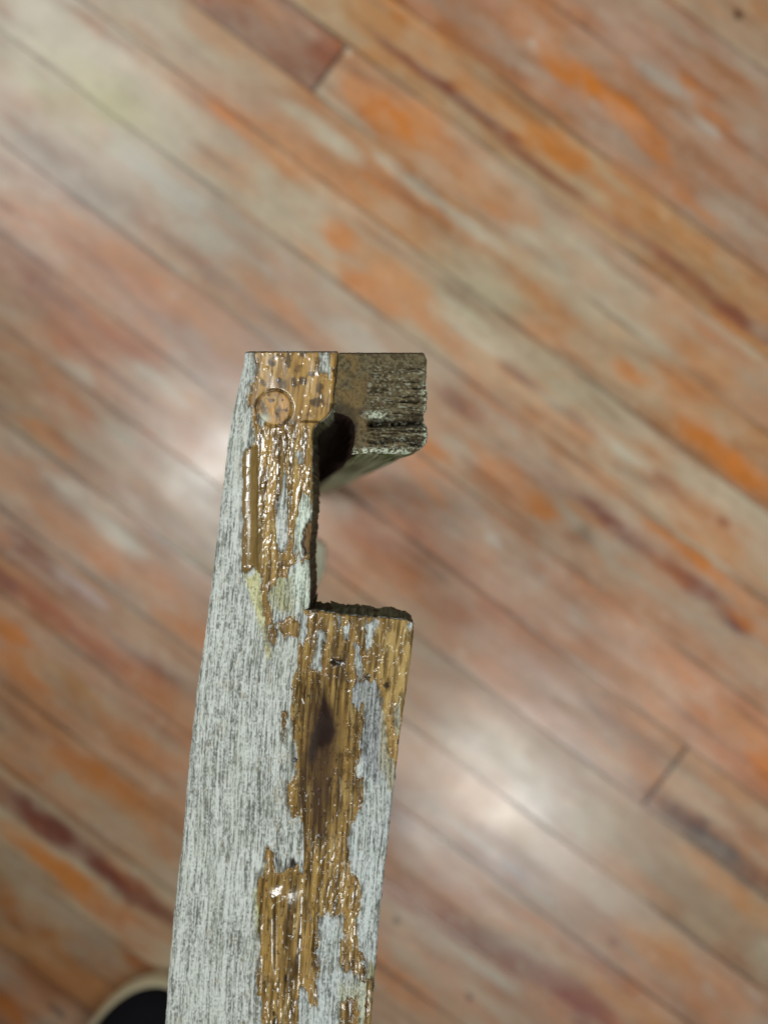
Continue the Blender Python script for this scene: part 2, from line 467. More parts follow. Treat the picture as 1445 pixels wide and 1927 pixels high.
BARE_SIDE = [
    [(536, 880), (541, 900), (541, 1020), (534, 1034), (521, 1020), (519, 940), (529, 925)],
    [(570, 930), (588, 945), (588, 985), (580, 1000), (574, 1046), (556, 1046), (553, 1000), (562, 960)],
    [(552, 1058), (590, 1054), (590, 1148), (560, 1150), (556, 1120), (545, 1085)],
    [(557, 858), (569, 858), (570, 878), (562, 884)],
    [(566, 1866), (580, 1866), (580, 2100), (563, 2100)],
    [(600, 672), (622, 668), (620, 702), (602, 704)],
    [(486, 776), (500, 792), (492, 798), (483, 786)],
]
FILM_INNER = [
    [(556, 1140), (790, 1155), (790, 1290), (770, 1320), (764, 1400), (758, 1440), (742, 1436), (730, 1400), (724, 1340), (716, 1296), (700, 1282), (680, 1284), (664, 1290), (662, 1316), (684, 1336),
     (684, 1366), (676, 1399), (682, 1413), (673, 1432), (669, 1456), (684, 1466), (684, 1499), (677, 1532), (662, 1559), (655, 1590), (659, 1633), (672, 1653), (685, 1686),
     (679, 1706), (671, 1733), (672, 1766), (689, 1809), (676, 1832), (640, 1824), (640, 1792), (646, 1733), (634, 1716), (600, 1727), (602, 1759), (597, 1799), (604, 1819),
     (597, 1849), (597, 1899), (584, 1899), (579, 1866), (560, 1860), (552, 1640), (540, 1600), (540, 1240), (560, 1230)],
    [(640, 1882), (668, 1876), (676, 1905), (668, 2010), (650, 2010), (642, 1930)],
    [(690, 1850), (700, 1850), (700, 1990), (684, 1990)],
    [(672, 1822), (690, 1812), (690, 1850), (676, 1848)],
]
BARE_INNER = [
    [(566, 1150), (580, 1154), (578, 1200), (568, 1214), (560, 1210)],
    [(599, 1190), (605, 1188), (607, 1196), (614, 1192), (612, 1210), (606, 1214), (605, 1262), (590, 1268), (589, 1240), (597, 1216)],
    [(633, 1158), (641, 1160), (640, 1176), (635, 1178)], [(646, 1170), (656, 1168), (654, 1194), (647, 1195)],
    [(690, 1168), (702, 1168), (700, 1222), (688, 1226)], [(668, 1214), (676, 1220), (684, 1268), (674, 1276), (668, 1240)],
    [(704, 1166), (714, 1166), (712, 1186), (706, 1188)], [(662, 1290), (672, 1276), (684, 1280), (690, 1278), (702, 1282), (712, 1320), (714, 1460), (690, 1440), (686, 1366), (684, 1330), (664, 1312)],
    [(768, 1174), (778, 1174), (776, 1186), (768, 1188)],
    [(742, 1330), (752, 1325), (752, 1380), (744, 1390)],
]


def film_sd(px, py, polys, bares, amp=1.0):
    s, t = grain_xy(px, py)
    wx = px + amp * (5.0 * (fbm(px / 7, py / 26, 71) - .5) + 2.4 * (vn(px / 2.6, py / 7, 72) - .5))
    wy = py + amp * (22 * (vn(px / 7.5, py / 60, 73) - .5) + 9 * (vn(px / 3.2, py / 20, 74) - .5))
    d = np.full(px.shape, -1e9)
    for p in polys:
        d = np.maximum(d, sdpoly(wx, wy, p))
    for p in bares:
        d = np.minimum(d, -sdpoly(wx, wy, p) - .3)
    h = vn(s / 4.2, t / 17, 75) * .6 + vn(s / 2.6, t / 8, 76) * .4
    d = np.where(d < 9, d - amp * 9 * np.clip(h - .60, 0, 1) * sm(-2, 3, d) * 3, d)
    return d


def s_of(px, py):
    return grain_xy(px, py)[0]


def grey_color(px, py, sd):
    a, b, c, d, e = wood_signal(px, py)
    t = .34 * a + .30 * b + .07 * c + .30 * d
    t = sm(.25, .66, t + .12 * (e - .5))
    col = mix(lin((94, 96, 88)), lin((194, 198, 193)), t)
    dash = sm(.74, .88, vn(s_of(px, py) / 1.7, py / 17, 66)) * sm(.35, .6, vn(px / 30, py / 60, 67))
    col = mix(col, lin((62, 62, 50)), dash * .6)
    col = mix(col, lin((150, 152, 134)), sm(.52, .70, fbm(px / 26, py / 70, 68)) * .18)
    col = mix(col, lin((178, 150, 104)), sm(.66, .82, fbm(px / 9, py / 20, 69)) * .16)
    # grime that gathers along the edges of the old varnish
    g = sm(-9, -0.5, sd) * sm(.40, .66, fbm(px / 9, py / 16, 70))
    col = mix(col, lin((52, 42, 26)), g * .7)
    return col


STAIN = [  # polygons of thin leftover finish: outline, colour, strength
    ([(458, 1070), (486, 1072), (497, 1117), (500, 1165), (510, 1215), (512, 1245), (505, 1245), (488, 1180), (472, 1120), (462, 1095)], (176, 166, 96), .60),
    ([(500, 1085), (548, 1080), (552, 1150), (520, 1165), (506, 1140)], (140, 132, 70), .55),
    ([(476, 1660), (492, 1660), (490, 1760), (480, 1760)], (170, 168, 84), .5),
    ([(636, 1860), (700, 1830), (705, 2100), (640, 2100)], (160, 150, 78), .35),
    ([(540, 1085), (584, 1054), (584, 1140), (560, 1150)], (206, 222, 198), .22),
    ([(552, 935), (590, 935), (590, 1046), (552, 1046)], (206, 222, 198), .22),
    ([(518, 1622), (546, 1626), (572, 1634), (572, 1648), (540, 1644), (520, 1648)], (40, 32, 20), .9),
    ([(478, 1634), (500, 1632), (492, 1662), (482, 1662)], (60, 52, 30), .7),
    ([(544, 1400), (558, 1404), (560, 1462), (546, 1458)], (56, 54, 44), .7),
    ([(690, 1820), (712, 1820), (705, 1930), (692, 1990)], (120, 108, 44), .6),
    ([(708, 1180), (780, 1180), (760, 1460), (735, 1500), (715, 1440)], (150, 128, 74), .5),
    ([(655, 1280), (720, 1280), (716, 1470), (690, 1480)], (128, 126, 132), .6),
]


def stains(col, px, py):
    wx = px + 8 * (fbm(px / 9, py / 40, 81) - .5)
    wy = py + 40 * (vn(px / 5, py / 50, 82) - .5)
    n = fbm(px / 6, py / 30, 83)
    for poly, c, a in STAIN:
        f = sm(-5, 7, sdpoly(wx, wy, poly)) * a * (.55 + .9 * n)
        col = mix(col, col * lin(c) / .42, np.clip(f, 0, 1))
    return col


def wood_height(px, py):
    a, b, c, d, e = wood_signal(px, py)
    h = (.00010 * (a - .5) + .00007 * (b - .5) + .00006 * (c - .5) + .00004 * (d - .5))
    return h + .0005 * (fbm(px / 90, py / 200, 91) - .5)


def edge_round(px, py, Lf, Rf, y0, ld=.0011, rd=None):
    dl = np.clip(px - Lf(py), 0, 30)
    dr = np.clip(Rf(py) - px, 0, 30)
    dt = np.clip(py - y0, 0, 30)
    r = 0
    if rd is None:
        rd = np.where((py > 1150), .00008, .0005)
    for dd, rad, depth in ((dl, 12 if ld > .0005 else 3, ld), (dr, 5, rd), (dt, 3.5, .0004)):
        q = np.clip(1 - dd / rad, 0, 1)
        r = r - depth * q * q
    return r


def rows(y0, y1, step, far):
    ys = list(np.arange(y0, y1, step))
    s = step
    while ys[-1] < far:
        s = min(s * 1.35, 60)
        ys.append(min(ys[-1] + s, far))
    return np.array(ys)


def grid(ys, Lf, Rf, step):
    w = (Rf(ys) - Lf(ys)).max()
    n = int(w / step)
    u = np.linspace(0, 1, n + 1)
    L, Rr = Lf(ys)[:, None], Rf(ys)[:, None]
    X = L + (Rr - L) * u[None, :]
    Y = np.repeat(ys[:, None], n + 1, 1)
    return X, Y


def loft(X, Y, H, col, thick, wall_col, levels=(0, .12, .5, 1), dirv=(0, 0, -1), wobble=0.0, low_push=None):
    """a slab: relief on top, walls round it, closed below"""
    nr, nc = X.shape
    V = W(X, Y, np.full(X.shape, D_OBJ))
    V[..., 2] += H
    idx = np.arange(nr * nc).reshape(nr, nc)
    F = np.stack([idx[:-1, :-1], idx[1:, :-1], idx[1:, 1:], idx[:-1, 1:]], -1).reshape(-1, 4)
    loop = np.concatenate([idx[0, :], idx[1:, -1], idx[-1, -2::-1], idx[-2:0:-1, 0]])
    V = V.reshape(-1, 3)
    m = len(loop)
    lp = V[loop]
    lx, ly = X.ravel()[loop], Y.ravel()[loop]
    dv = np.array(dirv, float)
    Vs, Cs, Fs = [V], [col.reshape(-1, 3)], [F]
    n0 = len(V)
    for k, t in enumerate(levels):
        ring = lp + dv * thick * t
        if wobble and k:
            nxy = np.stack([vn(lx / 5, ly / 5 + 9 * k, 95) - .5, vn(lx / 5, ly / 5 + 9 * k, 96) - .5], -1)
            ring[:, :2] += nxy * wobble
        if low_push is not None and k:
            ring = low_push(ring, lx, ly, t)
        Vs.append(ring)
        Cs.append(wall_col(lx, ly, np.full(m, t)))
    nx = np.roll(np.arange(m), -1)
    for k in range(len(levels) - 1):
        a = n0 + k * m + np.arange(m)
        b = a + m
        Fs.append(np.stack([a, a[nx], b[nx], b], -1))
    # underside: join the two long sides row by row
    base = n0 + (len(levels) - 1) * m
    right = base + (nc - 1) + np.arange(nr)
    pos = {}
    left = np.concatenate([[base], base + m - np.arange(1, nr - 1), [base + (nc - 1) + (nr - 1) + (nc - 1)]])
    Fs.append(np.stack([left[:-1], right[:-1], right[1:], left[1:]], -1))
    return np.concatenate(Vs), np.concatenate(Fs), np.concatenate(Cs)


def film_mesh(X, Y, base_h, sd, thick_extra, col):
    nr, nc = X.shape
    body = sm(-.8, 3.2, sd)
    h = base_h + (-.00010 + .00030 * np.sqrt(np.clip(body, 0, 1))) + thick_extra * sm(0, 4, sd)
    V = W(X, Y, np.full(X.shape, D_OBJ))
    V[..., 2] += h
    V = V.reshape(-1, 3)
    idx = np.arange(nr * nc).reshape(nr, nc)
    ok = sd > -.9
    cell = ok[:-1, :-1] | ok[1:, :-1] | ok[1:, 1:] | ok[:-1, 1:]
    F = np.stack([idx[:-1, :-1], idx[1:, :-1], idx[1:, 1:], idx[:-1, 1:]], -1)[cell]
    used = np.unique(F)
    mp = np.full(nr * nc, -1)
    mp[used] = np.arange(len(used))
    return V[used], mp[F], col.reshape(-1, 3)[used]


def amber_color(px, py, sd=None):
    s, t = grain_xy(px, py)
    a = vn(s / 5.5, t / 95, 101)
    b = vn(s / 2.6, t / 40, 102)
    e = fbm(s / 26, t / 60, 103)
    col = mix(lin((86, 60, 28)), lin((178, 134, 74)), sm(.25, .75, .6 * a + .4 * e))
    col = mix(col, lin((64, 42, 20)), sm(.56, .82, b) * .6)
    col = mix(col, lin((196, 160, 104)), sm(.62, .80, fbm(s / 8, t / 50, 104)) * .6)
    col = mix(col, lin((60, 38, 20)), sm(.60, .78, fbm(s / 9, t / 14, 105)) * .55)
    col = mix(col, lin((214, 172, 104)), sm(.68, .86, vn(s / 2.4, t / 46, 115)) * .4)
    # brighter honey patch at the head, with sooty blotches
    f = sm(40, -30, py - 800) * sm(650, 630, px)
    col = mix(col, mix(lin((206, 154, 84)), lin((152, 106, 52)), sm(.35, .7, vn(s / 4, t / 36, 106))), f * .65)
    col = mix(col, lin((56, 36, 20)), f * sm(.52, .68, fbm(px / 15, py / 19, 107)) * .8)
    rp = np.hypot(px - 517, py - 768)
    col = mix(col, lin((34, 23, 14)), np.exp(-((rp - 34.5) / 1.7) ** 2) * (.25 + .6 * vn(np.arctan2(py - 768, px - 517) * 3, rp * 0, 128)))
    col = mix(col, lin((34, 23, 14)), np.exp(-((py - 793 - .04 * (px - 568)) / 1.8) ** 2) * sm(564, 572, px) * sm(612, 606, px) * .8)
    # olive tone in the thick run on the left
    f = sm(-3, 5, sdpoly(px, py, [(455, 842), (492, 842), (492, 1078), (455, 1078)]))
    col = mix(col, lin((134, 102, 56)), f * .8)
    col = col * np.array([.70, .79, .80])
    # streaky yellow-brown right column
    f = sm(-10, 20, sdpoly(px, py, [(680, 1160), (790, 1160), (770, 1430), (735, 1430), (715, 1300)]))
    col = mix(col, mix(lin((98, 78, 42)), lin((176, 148, 94)), sm(.3, .7, vn(s / 3.2, t / 22, 108))), f * .7)
    if sd is not None:
        rim = sm(0, 1.5, sd) * (1 - sm(4, 11, sd)) * sm(.42, .66, fbm(px / 12, py / 22, 116))
        col = mix(col, lin((124, 93, 50)), rim * .65)
    # the knot: black-brown tear with a grey-brown halo
    kx = px + 5 * (fbm(px / 14, py / 40, 109) - .5)
    f = sm(-22, 26, sdpoly(kx, py + 30 * (vn(px / 4, py / 60, 111) - .5), [(604, 1280), (636, 1340), (644, 1410), (628, 1500), (610, 1580), (590, 1550), (572, 1440), (582, 1350)]))
    col = mix(col, lin((60, 42, 29)), f * .85)
    f = sm(-9, 8, sdpoly(kx, py + 8 * (vn(px / 6, py / 30, 114) - .5), [(609, 1298), (620, 1328), (628, 1352), (635, 1374), (626, 1396), (610, 1408), (596, 1412), (586, 1436), (580, 1420), (590, 1370), (599, 1336)]))
    col = mix(col, lin((32, 17, 12)), f * .95)
    f = sm(-7, 9, sdpoly(kx, py, [(580, 1380), (598, 1372), (596, 1420), (590, 1450), (578, 1430)]))
    col = mix(col, lin((52, 42, 36)), f * .8)
    for hx, hy, rx, ry in ((628, 1243, 7, 5), (640, 1246, 6, 5), (581, 1310, 3, 3), (526, 716, 4, 5), (518, 1921, 6, 10), (632, 1248, 12, 5), (690, 1275, 7, 8), (727, 1290, 6, 9), (538, 1842, 2.5, 9), (516, 1906, 3, 6)):
        r = np.hypot((px - hx) / rx, (py - hy) / ry) + .6 * (vn(px / 3, py / 3, 112) - .5)
        col = mix(col, lin((30, 21, 14)), (1 - sm(.6, 1.25, r)) * .9)
    # little dark pores in the lower boards
    col = mix(col, lin((46, 28, 16)), sm(.80, .90, vn(px / 2.8, py / 6, 113)) * sm(1200, 1300, py) * .7)
    return col


def film_relief(px, py, sd=None):
    s, t = grain_xy(px, py)
    calm = np.zeros(px.shape)
    for poly in ([(452, 838), (484, 838), (486, 1080), (452, 1080)], [(490, 1650), (562, 1660), (556, 1730), (520, 1830), (498, 1830), (492, 1700)], [(556, 1270), (586, 1270), (584, 1440), (550, 1440)],
                 [(572, 1300), (655, 1260), (660, 1560), (575, 1560)]):
        calm = np.maximum(calm, sm(-6, 6, sdpoly(px, py, poly)))
    a = 1 - .78 * calm
    zone = np.zeros(px.shape)
    for poly in ([(484, 790), (590, 800), (592, 960), (540, 1090), (512, 1215), (492, 1160), (486, 1070)], [(682, 1165), (778, 1172), (768, 1320), (720, 1300)], [(566, 1150), (680, 1160), (670, 1240), (560, 1290)],
                 [(572, 1570), (660, 1560), (684, 1700), (684, 1830), (640, 1830), (630, 1720), (580, 1700)], [(490, 1840), (575, 1840), (575, 1990), (490, 1990)]):
        zone = np.maximum(zone, sm(-8, 8, sdpoly(px, py, poly)))
    h = a * (.00012 * (fbm(s / 12, t / 34, 121) - .5) + .00005 * (vn(s / 4.4, t / 18, 122) - .5)
             + zone * (.00008 * sm(.55, .9, vn(s / 4.6, t / 12, 126)) + .00005 * (vn(s / 3.2, t / 7, 123) - .5)) + .00018 * sm(.74, .9, vn(s / 5, t / 10, 129)))
    h = h + .00006 * (vn(s / 8, t / 150, 124) - .5)
    h = h * (1 - .72 * sm(810, 780, py) * sm(1000, 900, py))
    h = h * (1 - .5 * sm(36, 32, np.hypot(px - 517, py - 768)))
    if sd is not None:
        h = h + .00013 * sm(.5, 2.5, sd) * (1 - sm(3, 9, sd)) * sm(.44, .68, fbm(px / 14, py / 24, 117))
    # thick runs
    h = h + .00068 * np.sqrt(np.clip(1 - ((px - 471 - 3 * (vn(py / 30, py * 0, 125) - .5)) / 15) ** 2, 0, 1)) * sm(838, 846, py) * sm(1078, 1068, py)
    h = h + .0006 * np.clip(1 - ((px - 511) / 9) ** 2, 0, 1) * sm(1690, 1710, py) * sm(1850, 1800, py)
    h = h + .0011 * np.exp(-((px - 521) / 24) ** 2 - ((py - 1686 - .3 * (535 - px)) / 20) ** 2) * (1 + .25 * (fbm(px / 12, py / 9, 118) - .5))
    h = h + .0005 * np.clip(1 - ((px - 566) / 9) ** 2, 0, 1) * sm(1270, 1280, py) * sm(1330, 1310, py)
    # plug: ring groove and slight dome
    r = np.hypot(px - 517, py - 768)
    h = h - .00035 * np.exp(-((r - 34) / 1.9) ** 2) 
    h = h - .0005 * np.exp(-((py - 793 - .04 * (px - 568)) / 1.6) ** 2) * sm(564, 572, px) * sm(612, 606, px)
    # sunken heart of the knot
    h = h - .0006 * np.exp(-(((px - 633) / 9) ** 2 + ((py - 1245) / 5) ** 2))
    return h


def wall_grey(lx, ly, t):
    n = fbm(lx / 4, ly / 4 + 12 * t, 131)
    col = mix(lin((74, 68, 50)), lin((136, 134, 112)), sm(.3, .7, n))
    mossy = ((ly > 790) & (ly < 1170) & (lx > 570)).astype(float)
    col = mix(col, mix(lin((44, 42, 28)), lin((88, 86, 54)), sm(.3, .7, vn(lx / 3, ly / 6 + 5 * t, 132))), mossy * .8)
    return col


STEP = 1.0
# --- long side board
ys = rows(660.5, 2120, STEP, 3500)
X, Y = grid(ys, side_left, side_right, STEP)
sdS = film_sd(X, Y, FILM_SIDE, BARE_SIDE)
Hs = wood_height(X, Y) + edge_round(X, Y, side_left, side_right, 660.5)
colS = stains(grey_color(X, Y, sdS), X, Y)
chip = sm(-2, 4, sdpoly(X, Y, [(574, 985), (586, 975), (590, 1040), (572, 1045), (566, 1020)]) + 5 * (vn(X / 3, Y / 6, 133) - .5))
Hs = Hs - .0022 * chip
colS = mix(colS, mix(lin((74, 50, 24)), lin((140, 100, 54)), vn(X / 2, Y / 9, 134)), chip * .9)
sdS = np.where((chip > .3) | (Y < 663.2 + .8 * vn(X / 6, X * 0, 136)), -3, sdS)
colS = mix(colS, lin((48, 38, 26)), sm(665, 662.5, Y) * .9)
Hs = Hs - .0013 * sm(1.0, 4.0, sdS)
v, f, c = loft(X, Y, Hs, colS, .020, wall_grey, wobble=.0004)
side = mesh_obj("side_board", v, f, M_WOOD, frame, c)
side["label"] = "grey weathered long board with bare silvery grain and amber varnish along its right half"
Hf = edge_round(X, Y, side_left, side_right, 660.5) + .0005 * (fbm(X / 90, Y / 200, 91) - .5) + film_relief(X, Y, sdS)
v, f, c = film_mesh(X, Y, Hf, sdS, 0, amber_color(X, Y, sdS))
mesh_obj("varnish_film", v, f, M_FILM, side, c)["kind"] = "stuff"

# --- inner board, broken off square at the notch
ys = rows(1147, 2120, STEP, 3500)
X, Y0 = grid(ys, inner_left, inner_right, STEP)
top_edge = np.interp(X, [560, 566, 590, 620, 650, 680, 710, 740, 765, 778], [1147, 1147, 1149, 1153, 1157, 1160, 1162, 1164, 1167, 1173])
Y = Y0 + (top_edge - 1147 + 2.4 * (vn(X / 4, X * 0, 141) - .5)) * np.exp(-(Y0 - 1147) / 26)
sdI = film_sd(X, Y, FILM_INNER, BARE_INNER)
rr = edge_round(X, Y, inner_left, inner_right, -999, .00008, .0005) - .0004 * np.clip(1 - (Y0 - 1147) / 5, 0, 1) ** 2
Hi = wood_height(X, Y) + rr
colI = stains(grey_color(X, Y, sdI), X, Y)
colI = colI * np.array([.94, .96, 1.0])


def ragged(ring, lx, ly, t):
    b = (ly < 1180) & (lx > 572)
    push = (.0002 + .0014 * (vn(lx / 24, lx * 0, 142) - .4)) * sm(560, 640, lx) * (1 - sm(745, 778, lx))
    ring[:, 1] += np.where(b, push * math.sin(min(t * 1.6, 1) * 1.57), 0)
    return ring


Hi = Hi - .0013 * sm(1.0, 4.0, sdI)
v, f, c = loft(X, Y, Hi, colI, .017, wall_grey, levels=(0, .06, .15, .3, .5, .75, 1), wobble=.0005, low_push=ragged)
inner = mesh_obj("inner_board", v, f, M_WOOD, frame, c)
inner["label"] = "varnished shorter board with a dark knot, broken off square at the notch"
Hf = rr + .0005 * (fbm(X / 90, Y / 200, 91) - .5) + film_relief(X, Y, sdI)
v, f, c = film_mesh(X, Y, Hf, sdI, 0, amber_color(X, Y, sdI))
mesh_obj("varnish_film", v, f, M_FILM, inner, c)["kind"] = "stuff"

# splinters standing along the broken end
sv, sf, sc = [], [], []
for bx, by, ln, wd, dd, sl in ((622, 1140, 34, 5, .0105, 12), (640, 1146, 40, 6, .012, 8), (662, 1149, 30, 5, .011, 7), (590, 1138, 8, 4, .004, -14), (700, 1156, 26, 5, .013, 4), (575, 1140, 9, 2, .001, -10)):
    k = len(sv)
    P = [W(np.float64(bx), np.float64(by - 9), D_OBJ + dd), W(np.float64(bx + ln), np.float64(by - 9 + sl), D_OBJ + dd + .001), W(np.float64(bx + ln * .8), np.float64(by - 4 + sl + wd + 4), D_OBJ + dd + .0015), W(np.float64(bx + ln * .1), np.float64(by + wd + 3), D_OBJ + dd + .0005)]
    Q = [p + np.array([0, 0, -.0012]) for p in P]
    sv += P + Q
    sf += [(k, k + 1, k + 2, k + 3), (k + 7, k + 6, k + 5, k + 4)] + [(k + i, k + 4 + i, k + 4 + (i + 1) % 4, k + (i + 1) % 4) for i in range(4)]
    sc += [lin((52, 48, 30))] * 8
mesh_obj("splinters", sv, sf, M_PLAIN, inner, sc, smooth=False)["kind"] = "stuff"

# --- leg: end grain shows beside the side board, the rest runs down to the floor
LEAN = np.array([(563 - CX) / FPX, -(950 - CY) / FPX, -1.0])
LEG_LEN = CAM_H - D_OBJ - .001
leg_left = curve([(662, 637.5), (700, 635), (740, 629), (770, 627), (777, 634), (780, 645), (784, 655), (790, 662), (800, 667), (820, 668), (845, 664), (856, 661)])
leg_right = curve([(662, 796), (665, 799), (672, 802), (690, 803), (715, 801), (740, 803), (758, 804), (772, 801), (780, 796), (792, 797), (800, 803), (806, 804), (820, 804), (832, 802), (840, 797), (847, 788), (852, 774), (856, 756)])


def legR(y):
    return leg_right(y) + jag(y, 2.6, 151)


def legL(y):
    return leg_left(y) + jag(y, .6, 154)


ys = np.concatenate([np.arange(663, 856, 1.2)])
X, Y = grid(ys, legL, legR, 1.2)
Y = Y + np.interp(X, [637, 660, 700, 760, 800], [0, 0, -3, 0, 0]) * sm(830, 856, Y)
ridge_zone = sm(676, 706, X + 10 * (vn(X / 9, Y / 9, 161) - .5)) * sm(676, 700, Y)
wav = Y + 4.5 * (fbm(X / 24, Y / 30, 162) - .5) * 2 - .04 * (X - 700)
lines = vn(X / 34, wav / 2.9, 163)
lines2 = vn(X / 20, wav / 2.0, 164)
groove = (sm(.55, .8, lines) * .9 + sm(.60, .82, lines2) * .5) * ridge_zone * (.55 + .7 * sm(.3, .7, fbm(X / 30, Y / 26, 174)))
crack = np.exp(-((Y - 796 + 4 * (vn(X / 9, X * 0, 165) - .5)) / 7.5) ** 2) * sm(688, 700, X) * (.5 + .8 * vn(X / 7, Y / 6, 166))
rough = fbm(X / 4, Y / 4, 167)
He = -.0010 * groove - .0040 * crack + .0006 * (rough - .5) + .0005 * (fbm(X / 18, Y / 12, 168) - .5)
He = He + edge_round(X, Y, legL, legR, 663, .0004, .0005) - .0010 * sm(846, 857, Y)
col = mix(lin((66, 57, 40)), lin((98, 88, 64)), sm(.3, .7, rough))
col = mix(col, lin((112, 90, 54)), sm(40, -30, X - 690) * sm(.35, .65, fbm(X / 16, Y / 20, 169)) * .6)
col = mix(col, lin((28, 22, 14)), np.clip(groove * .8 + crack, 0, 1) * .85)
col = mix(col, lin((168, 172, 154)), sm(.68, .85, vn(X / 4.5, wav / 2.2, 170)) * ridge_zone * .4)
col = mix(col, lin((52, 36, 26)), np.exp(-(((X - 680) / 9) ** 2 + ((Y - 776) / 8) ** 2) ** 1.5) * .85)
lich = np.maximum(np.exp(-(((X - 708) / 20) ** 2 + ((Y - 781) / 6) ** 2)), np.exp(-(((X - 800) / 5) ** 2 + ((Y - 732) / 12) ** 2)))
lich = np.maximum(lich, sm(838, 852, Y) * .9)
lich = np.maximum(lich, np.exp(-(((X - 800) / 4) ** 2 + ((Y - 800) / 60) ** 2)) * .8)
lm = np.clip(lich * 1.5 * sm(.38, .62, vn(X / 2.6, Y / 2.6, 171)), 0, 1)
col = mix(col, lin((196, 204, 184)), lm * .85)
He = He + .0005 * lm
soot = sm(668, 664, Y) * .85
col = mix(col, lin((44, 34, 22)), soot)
# darker tone round the mouth of the slot
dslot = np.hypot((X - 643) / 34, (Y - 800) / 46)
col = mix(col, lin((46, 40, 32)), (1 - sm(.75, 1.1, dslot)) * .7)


def wall_leg(lx, ly, t):
    n = fbm(lx / 5, ly / 5 + 22 * t, 172)
    c0 = mix(lin((122, 122, 92)), lin((170, 172, 142)), sm(.3, .7, n))
    moss = sm(.36, .62, vn(lx / 4, t * 60, 173)) * (1 - sm(.0, .10, t)) * (ly > 800)
    c0 = mix(c0, lin((92, 104, 52)), moss * .9)
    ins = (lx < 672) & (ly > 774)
    c0 = mix(c0, np.broadcast_to(lin((38, 18, 11)), c0.shape), ins.astype(float))  # near-black slot walls: the shade inside is painted into the colour
    return c0


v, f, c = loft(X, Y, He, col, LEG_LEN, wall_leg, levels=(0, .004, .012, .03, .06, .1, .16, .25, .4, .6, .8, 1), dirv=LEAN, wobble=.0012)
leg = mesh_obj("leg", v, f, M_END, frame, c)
leg["label"] = "dark leg whose ridged grey-brown end grain shows beside the slot"


def prism(name, poly, d0, d1, mat, parent, colour, dirv, seed=0, closed=True):
    """prism from an outline on the frame's upper plane, carried along dirv"""
    P = np.array(poly, float)
    n = len(P)
    top = W(P[:, 0], P[:, 1], np.full(n, D_OBJ))
    dv = np.array(dirv, float)
    ts = np.linspace(d0, d1, 14)
    Vs = [top + dv * t for t in ts]
    V = np.concatenate(Vs)
    F = [tuple(range(n))[::-1], tuple((len(ts) - 1) * n + i for i in range(n))]
    for k in range(len(ts) - 1):
        for i in range(n):
            j = (i + 1) % n
            F.append((k * n + i, k * n + j, (k + 1) * n + j, (k + 1) * n + i))
    nn = vn(V[:, 0] * 200, V[:, 2] * 60 + V[:, 1] * 200, 180 + seed)
    c = lin(colour) * (.75 + .5 * nn)[:, None]
    return mesh_obj(name, V, F, mat, parent, c, smooth=False)


prism("leg_core", [(545, 664), (634, 664), (626, 740), (624, 776), (645, 779), (645, 782), (545, 782)], .0204, LEG_LEN, M_PLAIN, leg, (30, 20, 14), LEAN, 1)  # near-black colour paints the shade deep in the slot
prism("leg_cheek", [(545, 782.4), (608, 782.4), (604, 852), (545, 852)], .0206, LEG_LEN, M_PLAIN, leg, (30, 21, 15), LEAN, 2)  # slot shade painted into this colour too

# rail under the arm, a second leg at the far end and one pale broken slat stub
DOWN = (0, 0, -1.0)


def box_pts(name, pts_top, h, mat, parent, colour, bevel=.003):
    P = np.array(pts_top, float)
    n = len(P)
    cen = P.mean(0)
    rings = [(0.0, .93), (-bevel, 1.0), (-h + bevel, 1.0), (-h, .93)]
    V = []
    for dz, s in rings:
        r = cen + (P - cen) * s
        r[:, 2] = P[:, 2] + dz
        V.append(r)
    V = np.concatenate(V)
    F = [tuple(range(n))[::-1], tuple(3 * n + i for i in range(n))]
    for k in range(3):
        for i in range(n):
            j = (i + 1) % n
            F.append((k * n + i, k * n + j, (k + 1) * n + j, (k + 1) * n + i))
    c = lin(colour) * (.8 + .4 * vn(V[:, 0] * 300, V[:, 1] * 90, 190))[:, None]
    return mesh_obj(name, V, F, mat, parent, c, smooth=False)


def at(px, py, d):
    return W(np.float64(px), np.float64(py), d)


d = .44
box_pts("rail", [at(530, 905, d), at(575, 905, d), at(575, 1700, d), at(530, 1700, d)], .05, M_PLAIN, frame, (150, 146, 126))
d = .50
stub = box_pts("slat", [at(540, 1012, d), at(596, 1014, d), at(610, 1024, d), at(613, 1048, d), at(608, 1082, d), at(597, 1104, d), at(580, 1108, d), at(540, 1108, d)], .016, M_PLAIN, frame, (205, 203, 180))
stub["label"] = "pale broken slat stub under the notch"
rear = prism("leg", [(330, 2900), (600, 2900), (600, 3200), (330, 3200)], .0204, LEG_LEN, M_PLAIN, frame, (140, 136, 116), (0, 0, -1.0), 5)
rear["label"] = "plain leg under the far end of the arm"

# --- round wooden plug pegged into the side board near its top
r = np.linspace(0, 33, 28)
th = np.linspace(0, 2 * np.pi, 121)[:-1]
RR, TT = np.meshgrid(r, th, indexing='ij')
PX, PY = 517 + RR * np.cos(TT) * .98, 768 + RR * np.sin(TT)
hz = .00034 + .00010 * (fbm(PX / 9, PY / 20, 201) - .5) + .00005 * (vn(PX / 3.5, PY / 8, 202) - .5) - .0011 * np.clip((RR - 30) / 3, 0, 1) ** 2
pc = amber_color(PX, PY)
pc = mix(pc, lin((176, 126, 60)), sm(.38, .62, fbm(PX / 7, PY / 26, 203)) * .6)
pc = mix(pc, lin((58, 38, 20)), sm(.58, .72, fbm(PX / 9, PY / 9, 204)) * .8)
pc = mix(pc, lin((176, 180, 160)), np.exp(-(((PX - 497) / 11) ** 2 + ((PY - 788) / 9) ** 2)) * .9)
pc = mix(pc, lin((30, 20, 12)), sm(30.5, 32.5, RR) * .6)
